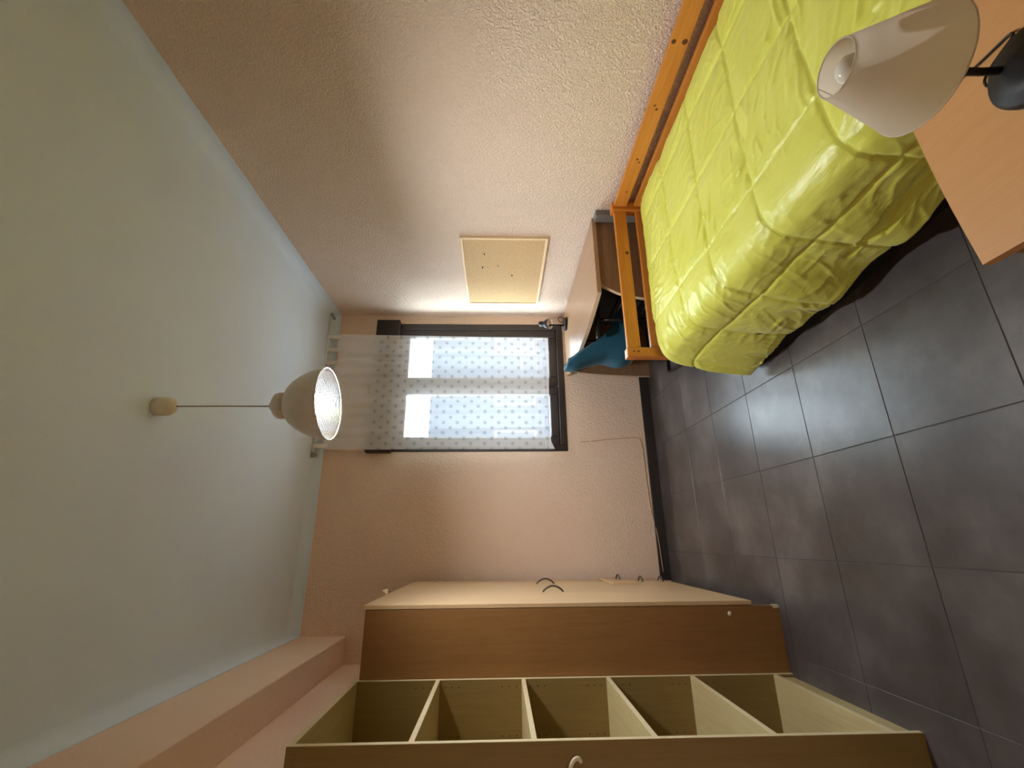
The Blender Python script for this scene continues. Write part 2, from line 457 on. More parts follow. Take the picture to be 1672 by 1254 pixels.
# the place outside the window
tag(obj('street_ground', B(-30, 40, 4.2, 60, -6.3, -6.0), 'ground'), 'unseen street ground far below the window, whitened to bounce daylight in', 'ground', kind='structure')
nb = thing('neighbour_building', (4.5, 13.5, -6.0), 'pale grey building seen hazily through the curtain and window glass', 'building')
obj('wall', B(-2.5, 12.0, 13.5, 20, -6.0, 3.35), 'facade', nb)
obj('roof_edge', B(-2.6, 12.1, 13.4, 20.1, 3.35, 3.5), 'facade', nb)
for k in range(6):
    for zz in (0.2, -2.8):
        f = obj('window', B(0.6+k*1.7, 1.5+k*1.7, 13.44, 13.52, zz, zz+1.3), 'window_brown', nb)
        obj('pane', B(0.68+k*1.7, 1.42+k*1.7, 13.42, 13.45, zz+0.08, zz+1.22), 'facade_window', f)

# ================================================================== WARDROBE
WF, WB, WY0, WY1, WTOP = -0.306, -0.84, 2.372, 3.722, 1.985
wd = thing('wardrobe', ((WF+WB)/2, (WY0+WY1)/2, 0), 'tall beech laminate wardrobe with pale doors and drawers, beside the window wall', 'wardrobe')
obj('side_panel', B(WB, WF, WY0, WY0+0.018, 0, WTOP, bev=0.001), 'beech_side', wd)
obj('side_panel', B(WB, WF, WY1-0.018, WY1, 0, WTOP, bev=0.001), 'beech_side', wd)
obj('top_panel', B(WB, WF, WY0+0.018, WY1-0.018, WTOP-0.02, WTOP), 'beech_side', wd)
obj('bottom_panel', B(WB, WF, WY0+0.018, WY1-0.018, 0.10, 0.118), 'beech_side', wd)
obj('plinth', B(WF-0.05, WF-0.034, WY0+0.018, WY1-0.018, 0.0, 0.10), 'beech_side', wd)
obj('back_panel', B(WB, WB+0.006, WY0+0.018, WY1-0.018, 0.118, WTOP-0.02), 'beech_in', wd)
obj('screw_cap', lathe(bmesh.new(), [(0, 0.003), (0.009, 0.002), (0.011, 0)], seg=16, mat=Matrix.Translation((-0.34, WY0, 0.244)) @ Matrix.Rotation(PI/2, 4, 'X')), 'cream_plastic', wd)
obj('corner_clip', B(WF-0.012, WF+0.002, WY0-0.002, WY0+0.02, 0.0, 0.03), 'cream_plastic', wd)
def bow_handle(parent, p0, p1, out, r=0.0055):
    """arched bar from p0 to p1 standing proud along +X"""
    p0 = Vector(p0); p1 = Vector(p1); pts = []
    for k in range(15):
        t = k/14; q = p0.lerp(p1, t); q.x += out*math.sin(PI*t)**0.75; pts.append(q)
    return obj('handle', tube(bmesh.new(), pts, r, 8), 'dark_metal', parent, True)
DW = (WY1-WY0)/3; DT = 0.019
spans = [(WY0, WY0+DW), (WY0+DW, WY0+2*DW), (WY0+2*DW, WY1)]
for k, (ya, yb) in enumerate(spans):
    zb = 0.128 if k < 2 else 0.585
    d = obj('door', B(WF+0.003, WF+0.003+DT, ya+0.001, yb-0.002, zb, WTOP+0.012, bev=0.0015), 'beech_door', wd)
    xh = WF+0.003+DT
    if k == 1: bow_handle(d, (xh, ya+0.045, 1.098), (xh, ya+0.045, 0.978), 0.032)
    if k == 2: bow_handle(d, (xh, ya+0.12, 1.092), (xh, ya+0.12, 0.972), 0.032)
for k, (za, zb) in enumerate(((0.128, 0.256), (0.258, 0.418), (0.420, 0.582))):
    pull = 0.014 if k == 2 else 0.0
    bm = B(WF+0.003+pull, WF+0.003+DT+pull, spans[2][0]+0.002, spans[2][1]-0.002, za, zb, bev=0.0015)
    if k == 2: box(bm, WF-0.3, WF+0.003+pull, spans[2][0]+0.03, spans[2][1]-0.03, za+0.02, zb-0.03)
    d = obj('drawer', bm, 'beech_door', wd)
    xh = WF+0.003+DT+pull; zm = (za+zb)/2-0.005; ym = (spans[2][0]+spans[2][1])/2
    bow_handle(d, (xh, ym-0.055, zm), (xh, ym+0.055, zm), 0.032)

# clear plastic scrap on the wardrobe
bm = bmesh.new()
vs = [bm.verts.new(v) for v in ((-0.33, 2.83, 1.9985), (-0.30, 2.88, 1.9985), (-0.285, 2.94, 1.9985), (-0.32, 2.93, 1.9985), (-0.262, 2.925, 2.012), (-0.275, 2.86, 2.010), (-0.268, 2.90, 2.04), (-0.30, 2.85, 2.025))]
for f in ((0, 1, 7), (1, 5, 7), (1, 2, 4), (1, 4, 6), (4, 2, 3), (5, 1, 6), (0, 3, 1), (1, 3, 2)):
    bm.faces.new([vs[q] for q in f])
tag(obj('plastic_scrap', bm, 'clear_plastic'), 'small crumpled scrap of clear plastic on top of the wardrobe door', 'plastic scrap')

# ================================================================== BOOKCASE
KF, KB, KY0, KY1 = -0.589, -0.838, 1.681, 2.369
bk = thing('bookcase', ((KF+KB)/2, (KY0+KY1)/2, 0), 'empty open bookcase with five compartments standing against the wardrobe', 'bookcase')
def panel(name, x0, x1, y0, y1, z0, z1, face, parent):
    """board with a cream edge band as its sub-part on the front"""
    o = obj(name, B(x0, x1-0.0012, y0, y1, z0, z1), face, parent)
    obj('edge_band', B(x1-0.0012, x1, y0, y1, z0, z1, bev=0.0003), 'beech_edge', o)
    return o
panel('side_panel', KB, KF, KY0, KY0+0.018, 0, 2.005, 'beech_in', bk)
panel('side_panel', KB, KF, KY1-0.018, KY1, 0, 2.005, 'beech_in', bk)
SZ = [0.085, 0.472, 0.858, 1.243, 1.628]
for z in SZ: panel('shelf', KB+0.006, KF-0.001, KY0+0.018, KY1-0.018, z-0.009, z+0.009, 'beech_shelf', bk)
panel('top_panel', KB+0.006, KF-0.001, KY0+0.018, KY1-0.018, 1.987, 2.005, 'beech_shelf', bk)
obj('back_panel', B(KB, KB+0.006, KY0+0.018, KY1-0.018, 0.0, 2.005), 'beech_in', bk)
obj('plinth', B(KF-0.03, KF-0.014, KY0+0.018, KY1-0.018, 0.0, 0.076), 'beech_shelf', bk)
bm = bmesh.new()
for z0 in SZ[1:]:
    for k in (-3, -2, -1, 1, 2, 3):
        for xx in (KF-0.03, KB+0.035):
            mtx = Matrix.Translation((xx, KY1-0.0182, z0+k*0.032)) @ Matrix.Rotation(PI/2, 4, 'X')
            bmesh.ops.create_circle(bm, cap_ends=True, segments=8, radius=0.0028, matrix=mtx)
hl = obj('pin_holes', bm, 'black', bk); hl['kind'] = 'stuff'

# hook stuck to the side of the bookcase
hk = thing('adhesive_hook', (-0.655, KY0, 1.09), 'small cream plastic hook stuck on the side of the bookcase', 'hook')
obj('backplate', B(-0.705, -0.660, KY0-0.004, KY0, 1.095, 1.150, bev=0.0015), 'cream_plastic', hk)
pts = smooth_path([(-0.680, KY0-0.003, 1.140), (-0.662, KY0-0.010, 1.137), (-0.645, KY0-0.015, 1.133), (-0.632, KY0-0.016, 1.122), (-0.631, KY0-0.014, 1.110), (-0.640, KY0-0.014, 1.102)], 6)
obj('hook_arm', tube(bmesh.new(), pts, [0.0062]*len(pts), 10), 'cream_plastic', hk, True)

# ================================================================== PENDANT LAMP
PX, PY = 0.589, 2.0
pd = thing('pendant_lamp', (PX, PY, H), 'lit white bell-shaped pendant lamp hanging from the ceiling', 'pendant lamp')
obj('ceiling_rose', lathe(bmesh.new(), [(0, H-0.002), (0.041, H-0.002), (0.043, H-0.03), (0.042, H-0.055), (0.034, H-0.075), (0.018, H-0.086), (0.006, H-0.09), (0, H-0.09)], (PX, PY, 0), 32), 'cream_plastic', pd, True)
obj('cord', tube(bmesh.new(), [(PX, PY, H-0.085), (PX+0.001, PY, 2.6), (PX, PY, 2.385)], 0.0032, 8), 'grey_cable', pd, True)
tilt = Matrix.Translation((PX, PY, 2.40)) @ Matrix.Rotation(math.radians(-3.0), 4, 'Y') @ Matrix.Translation((-PX, -PY, -2.40))
obj('lamp_holder', lathe(bmesh.new(), [(0, 2.402), (0.012, 2.402), (0.020, 2.396), (0.026, 2.386), (0.046, 2.378), (0.058, 2.368), (0.061, 2.355), (0.061, 2.322), (0, 2.322)], (PX, PY, 0), 36, tilt), 'shade_out', pd, True)
RIM = 2.138
outer = [(0.052, 2.323), (0.070, 2.318), (0.092, 2.303), (0.115, 2.277), (0.134, 2.245), (0.150, 2.208), (0.160, 2.172), (0.166, RIM), (0.168, RIM-0.002)]
s = obj('lamp_shade', lathe(bmesh.new(), outer, (PX, PY, 0), 64, tilt), 'shade_out', pd, True)
inner = []
N = 48
oz = [(z, r) for r, z in outer[::-1]]
for k in range(N+1):
    t = k/N
    z = RIM+0.001+(2.306-RIM-0.001)*t
    inner.append((lerp_tab(oz, z)-0.0055+0.0016*math.cos(k*PI), z))
inner.append((0, 2.306))
obj('reflector', lathe(bmesh.new(), inner, (PX, PY, 0), 64, tilt), 'reflector', s, False)
obj('rim', tube(bmesh.new(), [tilt @ Vector((PX+0.1665*math.cos(2*PI*k/64), PY+0.1665*math.sin(2*PI*k/64), RIM-0.001)) for k in range(64)], 0.0022, 6, closed=True), 'shade_out', s, True)
obj('bulb', lathe(bmesh.new(), [(0, 2.152), (0.020, 2.156), (0.036, 2.166), (0.046, 2.184), (0.048, 2.202), (0.044, 2.222), (0.033, 2.243), (0.020, 2.262), (0.015, 2.285), (0.015, 2.312), (0, 2.312)], (PX, PY, 0), 24, tilt), 'bulb_on', pd, True)

# ================================================================== CURTAIN AND ROD
RY = 3.735; RZ = 2.892
rod = thing('curtain_rod', (1.33, RY, RZ), 'thin white curtain rod with small brackets above the window', 'curtain rod')
obj('rod', tube(bmesh.new(), [(0.675, RY, RZ-0.002), (1.985, RY, RZ+0.004)], 0.009, 10), 'white_plastic', rod, True)
for x in (0.690, 1.970):
    bm = bmesh.new(); box(bm, x-0.013, x+0.013, YW-0.06, YW-0.002, RZ-0.012, RZ+0.010, bev=0.002); box(bm, x-0.008, x+0.008, RY-0.014, RY+0.03, RZ-0.016, RZ+0.012, bev=0.002)
    obj('bracket', bm, 'chrome', rod)
for x in (0.672, 1.988):
    obj('end_cap', B(x-0.006, x+0.006, RY-0.012, RY+0.012, RZ-0.012, RZ+0.014, bev=0.003), 'chrome', rod)

CX0, CX1, CZ0, CZ1 = 0.728, 1.778, 0.912, 2.80
def curtain_mesh():
    bm = bmesh.new(); NU, NV = 220, 150
    uvl = bm.loops.layers.uv.new('UVMap'); grid = []
    for j in range(NV+1):
        v = j/NV; row = []
        for i in range(NU+1):
            u = i/NU
            x = CX0+(CX1-CX0)*u; zt = CZ1+0.012*math.sin(u*PI*7); zb = CZ0+0.006*math.sin(u*5)-(0.03 if u < 0.06 else 0)*(1-u/0.06)
            z = zb+(zt-zb)*v
            s = 1-v
            fold = 0.014*math.sin(u*PI*9+1.2*math.sin(u*7))+0.006*math.sin(u*PI*23+2*v)+0.020*noise.noise(Vector((u*9, v*1.2, 3.1)))
            y = RY+0.004+fold*(0.45+0.55*s)
            if u < 0.09:   # gathered left edge
                y -= 0.030*math.sin(u/0.09*PI)*(0.4+0.6*s)
            x += 0.004*noise.noise(Vector((u*4, v*3, 9)))-(0.022*s*(1-u)*0.0)-0.030*s*u
            row.append((bm.verts.new((x, min(y, YW-0.068 if z < 2.49 else YW-0.02), z)), ((CX1-CX0)*u, z)))
        grid.append(row)
    for j in range(NV):
        for i in range(NU):
            q = (grid[j][i], grid[j][i+1], grid[j+1][i+1], grid[j+1][i])
            f = bm.faces.new([a for a, _ in q])
            for lp, (_, uv) in zip(f.loops, q): lp[uvl].uv = uv
    return bm
cu = obj('curtain', curtain_mesh(), 'curtain', None, True)
tag(cu, 'white sheer polka-dot curtain hanging in front of the window', 'curtain')
for k in range(9):
    x = CX0+0.03+(CX1-CX0-0.06)*k/8; zt = CZ1+0.012*math.sin((x-CX0)/(CX1-CX0)*PI*7)
    wv = 0.030
    bm = bmesh.new()
    prof = [(RY-0.0125, zt-0.03), (RY-0.0125, RZ-0.002), (RY-0.008, RZ+0.011), (RY+0.002, RZ+0.0145), (RY+0.010, RZ+0.009), (RY+0.0135, RZ-0.002), (RY+0.0135, zt-0.03)]
    a = [bm.verts.new((x-wv/2, *p)) for p in prof]; c = [bm.verts.new((x+wv/2, *p)) for p in prof]
    for q in range(len(prof)-1): bm.faces.new((a[q], a[q+1], c[q+1], c[q]))
    obj('tab', bm, 'white_cloth' if 'white_cloth' in M else M.setdefault('white_cloth', plain('white_tab_cloth', srgb(226, 220, 212), 0.85)), cu, True)

# ================================================================== CORK BOARD
cb = thing('cork_board', (XR, 3.085, 1.01), 'cork pin board with a pale wooden frame on the rough plaster wall', 'cork board')
CBX = XR-0.020
y0, y1, z0, z1 = 2.622, 3.545, 1.008, 1.632
obj('cork_sheet', B(CBX+0.005, XR, y0+0.012, y1-0.012, z0+0.012, z1-0.012), 'cork', cb)
for a in ((y0, y1, z0, z0+0.019), (y0, y1, z1-0.019, z1), (y0, y0+0.019, z0+0.019, z1-0.019), (y1-0.019, y1, z0+0.019, z1-0.019)):
    obj('frame_bar', B(CBX, XR, *a, bev=0.002), 'cork_frame', cb)
for (py, pz, cl, lb) in ((2.76, 1.524, 'white', 'white push pin set highest on the cork board'), (2.804, 1.464, 'black', 'black push pin diagonally below the highest white pin on cork'), (2.984, 1.441, 'white', 'white push pin just under a black pin on the cork'), (2.976, 1.483, 'black', 'black push pin just above a white pin on the cork'), (2.958, 1.365, 'white', 'white push pin set lowest of the white pins on cork'), (3.083, 1.253, 'black', 'black push pin alone low on the cork board')):
    mtx = Matrix.Translation((CBX+0.005, py, pz)) @ Matrix.Rotation(-PI/2, 4, 'Y')
    o = obj('push_pin', lathe(bmesh.new(), [(0, 0), (0.004, 0), (0.0045, 0.002), (0.0028, 0.004), (0.003, 0.010), (0.005, 0.0115), (0.005, 0.013), (0, 0.0135)], seg=12, mat=mtx), 'white_plastic' if cl == 'white' else 'black', None, True)
    tag(o, lb, 'push pin', 'push pins in the cork board')

# ================================================================== DESK
dk = thing('desk', (1.7, 3.1, 0), 'grey-brown laminate desk with a bowed front along the rough wall', 'desk')
front = smooth_path([(1.445, 2.415, 0), (1.400, 2.65, 0), (1.372, 2.90, 0), (1.362, 3.20, 0), (1.372, 3.50, 0), (1.400, YW-0.03, 0)], 6)
pts = [(XR-0.012, YW-0.03), (XR-0.012, 2.415)] + [(p.x, p.y) for p in front]
dt = obj('desk_top', prism(bmesh.new(), pts, 'z', 0.722, 0.748), 'desk_wood', dk)
edge = [(p.x, p.y) for p in front]
bm = bmesh.new()
prism(bm, [(x-0.002, y) for x, y in edge]+[(x+0.0005, y) for x, y in edge[::-1]], 'z', 0.722, 0.748)
obj('edge_band', bm, 'desk_edge', dt)
def flare(y0, y1, xs):
    prof = smooth_path([(x, z, 0) for x, z in xs], 6)
    pl_ = [(p.x, p.y) for p in prof]
    o = obj('side_panel', prism(bmesh.new(), [(XR-0.02, 0.0), (XR-0.02, 0.722)]+pl_, 'y', y0, y1), 'desk_panel', dk)
    obj('edge_band', prism(bmesh.new(), [(x-0.002, z) for x, z in pl_]+[(x, z) for x, z in pl_[::-1]], 'y', y0, y1), 'desk_edge', o)
flare(2.425, 2.451, [(1.505, 0.722), (1.475, 0.66), (1.443, 0.59), (1.415, 0.45), (1.400, 0.25), (1.395, 0.0)])
flare(3.740, 3.766, [(1.440, 0.722), (1.418, 0.62), (1.402, 0.48), (1.392, 0.3), (1.385, 0.12), (1.384, 0.0)])
obj('back_panel', B(XR-0.05, XR-0.032, 2.451, 3.740, 0.30, 0.722), 'desk_panel', dk)
obj('wall_strip', B(XR-0.045, XR-0.001, 2.345, 2.414, 0.0, 0.735, bev=0.003), 'grey_plastic', dk, label='grey strip between the desk and the wall')

# desk lamp
DLX, DLY, DLZ = 1.835, 3.615, 0.748
dl = thing('desk_lamp', (DLX, DLY, DLZ), 'small black desk lamp at the end of the desk by the window', 'desk lamp')
obj('base', lathe(bmesh.new(), [(0, 0), (0.058, 0), (0.060, 0.006), (0.060, 0.020), (0.056, 0.025), (0, 0.026)], (DLX, DLY, DLZ), 28), 'matt_black', dl, True)
obj('stem', tube(bmesh.new(), [(DLX-0.012, DLY, DLZ+0.02), (DLX-0.012, DLY, DLZ+0.155), (DLX-0.008, DLY, DLZ+0.175)], 0.008, 10), 'matt_black', dl, True)
ax = Vector((-0.30, -0.62, -0.72)).normalized()
hd = Vector((DLX-0.002, DLY-0.005, DLZ+0.185))
rotm = Matrix.Translation(hd) @ ax.to_track_quat('Z', 'Y').to_matrix().to_4x4()
ls = obj('lamp_head', lathe(bmesh.new(), [(0, -0.075), (0.020, -0.074), (0.024, -0.068), (0.024, -0.030), (0.020, -0.026), (0.026, -0.020), (0.038, 0.0), (0.046, 0.022), (0.050, 0.042), (0.0485, 0.042), (0.044, 0.022), (0.036, 0.002), (0.0, -0.018)], seg=36, mat=rotm), 'matt_black', dl, True)
obj('inner_reflector', lathe(bmesh.new(), [(0.0480, 0.0415), (0.0435, 0.022), (0.0355, 0.003), (0.0, -0.014)], seg=36, mat=rotm), 'white_plastic', ls, True)
obj('bulb', lathe(bmesh.new(), [(0, 0.032), (0.012, 0.030), (0.018, 0.020), (0.016, 0.006), (0.010, -0.008), (0, -0.014)], seg=20, mat=rotm), 'bulb_off', dl, True)
loop = [(DLX+0.045, DLY+0.03, DLZ+0.006), (DLX+0.070, DLY+0.02, DLZ+0.03), (DLX+0.078, DLY+0.015, DLZ+0.055), (DLX+0.06, DLY+0.01, DLZ+0.072), (DLX+0.035, DLY+0.015, DLZ+0.066), (DLX+0.03, DLY+0.025, DLZ+0.035), (DLX+0.045, DLY+0.03, DLZ+0.015)]
obj('cord', tube(bmesh.new(), smooth_path(loop, 6), 0.003, 8), 'black', dl, True)

# ================================================================== CHAIR
chx, chy = 1.415, 3.05
ch = thing('desk_chair', (chx, chy, 0), 'teal upholstered tub chair on a black tube frame, pushed under the desk', 'chair')
ANG = math.radians(-8)
def chp(x, y, z):
    c, s_ = math.cos(ANG), math.sin(ANG)
    return Vector((chx+x*c-y*s_, chy+x*s_+y*c, z))
def tub():
    bm = bmesh.new(); NA, NV = 48, 22; grid = []
    for i in range(NA+1):
        a = -1+2*i/NA                         # -1 right front, 0 rear, 1 left front
        th = a*math.radians(104)
        top = lerp_tab([(0, 0.868), (0.30, 0.862), (0.52, 0.80), (0.72, 0.68), (0.9, 0.575), (1.0, 0.53)], abs(a))
        row = []
        for j in range(NV+1):
            v = j/NV; z = 0.405+(top-0.405)*v
            rx, ry = 0.195, 0.195
            cx_, sy_ = -math.cos(th), math.sin(th)
            ex = abs(cx_)**0.75*(1 if cx_ > 0 else -1); ey = abs(sy_)**0.75*(1 if sy_ > 0 else -1)
            x = rx*ex+0.0; y = ry*ey
            lean = lerp_tab([(0.40, 0.0), (0.47, 0.012), (0.58, -0.020), (0.68, 0.0), (0.80, 0.045), (0.87, 0.035)], z)
            x -= lean*max(0, -cx_ if False else math.cos(th))
            row.append(bm.verts.new(chp(x, y, z)))
        grid.append(row)
    for i in range(NA):
        for j in range(NV): bm.faces.new((grid[i][j], grid[i+1][j], grid[i+1][j+1], grid[i][j+1]))
    return bm
bt = obj('backrest', tub(), 'teal', ch, True)
md = bt.modifiers.new('thick', 'SOLIDIFY'); md.thickness = 0.045; md.offset = 1
md = bt.modifiers.new('round', 'BEVEL'); md.width = 0.018; md.segments = 3; md.limit_method = 'ANGLE'; md.angle_limit = math.radians(50)
bm = bmesh.new()
outl = []
for k in range(40):
    t = 2*PI*k/40; e = 0.6
    cx_, sy_ = math.cos(t), math.sin(t)
    outl.append((0.02+0.215*abs(cx_)**e*(1 if cx_ > 0 else -1), 0.185*abs(sy_)**e*(1 if sy_ > 0 else -1)))
prism(bm, [tuple(chp(x, y, 0)[:2]) for x, y in outl], 'z', 0.405, 0.465)
st = obj('seat', bm, 'teal', ch)
md = st.modifiers.new('round', 'BEVEL'); md.width = 0.02; md.segments = 3; md.limit_method = 'ANGLE'
bm = bmesh.new(); prism(bm, [tuple(chp(x*0.92, y*0.95, 0)[:2]) for x, y in outl], 'z', 0.375, 0.405)
obj('seat_pan', bm, 'black', ch)
def fr(*a): return [chp(*p) for p in a]
runner = []
path = fr((0.20, -0.20, 0.378), (0.24, -0.215, 0.34), (0.25, -0.215, 0.05), (0.235, -0.215, 0.018), (0.19, -0.215, 0.012), (-0.15, -0.215, 0.012), (-0.185, -0.205, 0.012), (-0.195, -0.17, 0.012), (-0.195, 0.17, 0.012), (-0.185, 0.205, 0.012), (-0.15, 0.215, 0.012), (0.19, 0.215, 0.012), (0.235, 0.215, 0.018), (0.25, 0.215, 0.05), (0.24, 0.215, 0.34), (0.20, 0.20, 0.378))
obj('leg_frame', tube(bmesh.new(), path, 0.012, 10), 'black', ch, True)

for sy in (-1, 1):
    ar = obj('armrest', B(-0.13, 0.16, -0.022, 0.022, 0.0, 0.028, bev=0.010, seg=3), 'black', None)
    for v in ar.data.vertices: v.co = chp(v.co.x+0.06, v.co.y+sy*0.262, v.co.z+0.655)-Vector((chx, chy, 0))
    ar.parent = ch
    obj('armrest_post', tube(bmesh.new(), fr((0.07, sy*0.262, 0.66), (0.07, sy*0.265, 0.45), (0.07, sy*0.17, 0.385)), 0.011, 8), 'black', ch, True)
# made-up black unit, added to darken the space under the desk
pu = thing('under_desk_filler', (1.81, 3.12, 0), 'black pedestal unit added to darken the space under the desk', 'filler')
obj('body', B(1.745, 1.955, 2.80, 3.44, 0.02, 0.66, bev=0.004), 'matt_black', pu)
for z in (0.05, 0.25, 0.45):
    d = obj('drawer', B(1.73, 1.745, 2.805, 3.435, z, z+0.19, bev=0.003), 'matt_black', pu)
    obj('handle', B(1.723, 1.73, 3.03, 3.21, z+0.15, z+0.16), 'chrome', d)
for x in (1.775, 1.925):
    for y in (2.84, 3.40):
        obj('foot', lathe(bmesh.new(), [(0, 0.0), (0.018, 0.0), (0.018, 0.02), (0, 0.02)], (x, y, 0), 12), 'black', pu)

# ================================================================== BED
BF = 2.255                                 # near face of the foot panel
bd = thing('bed', (1.45, 1.25, 0), 'honey pine single bed with slatted foot and wall-side rails', 'bed')
def post(x0, x1, y0, y1, z0, z1):
    bm = bmesh.new(); box(bm, x0, x1, y0, y1, z0, z1, bev=0.006, seg=2); return obj('post', bm, 'pine_z', bd)
p1 = post(0.945, 1.000, BF-0.012, BF+0.045, 0.0, 0.652)
p2 = post(1.925, 1.985, BF-0.012, BF+0.045, 0.0, 0.658)
p3 = post(1.925, 1.985, 0.26, 0.315, 0.0, 0.658)
p4 = post(0.945, 1.000, 0.26, 0.315, 0.0, 0.652)
u1 = obj('foot_rail', B(1.000, 1.925, BF, BF+0.026, 0.570, 0.645, bev=0.004, seg=2), 'pine_x', bd)
l1 = obj('foot_rail', B(1.000, 1.925, BF, BF+0.026, 0.36, 0.512, bev=0.004, seg=2), 'pine_x', bd)
obj('head_rail', B(1.000, 1.925, 0.27, 0.296, 0.36, 0.645, bev=0.004), 'pine_x', bd)
u2 = obj('wall_rail', B(1.950, 1.976, 0.315, BF-0.012, 0.566, 0.645, bev=0.004, seg=2), 'pine', bd)
l2 = obj('wall_rail', B(1.950, 1.976, 0.315, BF-0.012, 0.36, 0.520, bev=0.004, seg=2), 'pine', bd)
obj('side_rail', B(0.965, 0.990, 0.315, BF-0.012, 0.24, 0.36, bev=0.004), 'pine', bd)
obj('slat_base', B(0.990, 1.950, 0.32, BF-0.02, 0.27, 0.30), 'pine', bd)
def knot(par, c, r, axis):
    mtx = Matrix.Translation(c) @ (Matrix.Rotation(PI/2, 4, 'X') if axis == 'y' else Matrix.Rotation(-PI/2, 4, 'Y'))
    obj('knot', lathe(bmesh.new(), [(0, 0.0008), (r*0.6, 0.0007), (r, 0)], seg=14, mat=mtx), 'knot', par)
knot(u1, (1.62, BF, 0.590), 0.011, 'y')
for (yy, zz, r) in ((1.27, 0.632, 0.010), (1.27, 0.585, 0.012), (1.58, 0.60, 0.007), (1.56, 0.615, 0.006), (1.88, 0.605, 0.007), (1.90, 0.590, 0.006), (2.12, 0.60, 0.006)):
    knot(u2, (1.950, yy, zz), r, 'x')
for (zz) in (0.615, 0.590):
    obj('bolt_cap', lathe(bmesh.new(), [(0, 0.001), (0.005, 0.0008), (0.006, 0)], seg=12, mat=Matrix.Translation((0.975, BF-0.012, zz)) @ Matrix.Rotation(PI/2, 4, 'X')), 'knot', p1)
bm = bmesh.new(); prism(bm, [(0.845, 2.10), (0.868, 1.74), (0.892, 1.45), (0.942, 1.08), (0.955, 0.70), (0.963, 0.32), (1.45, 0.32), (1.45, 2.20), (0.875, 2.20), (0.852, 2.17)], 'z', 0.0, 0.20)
obj('underbed_block', bm, 'block_black', bd, label='low black block below the hanging quilt')  # plain black block filling the gap below the quilt hem
obj('mattress', B(1.005, 1.945, 0.33, BF-0.03, 0.30, 0.47, bev=0.03, seg=3), 'mattress', bd)

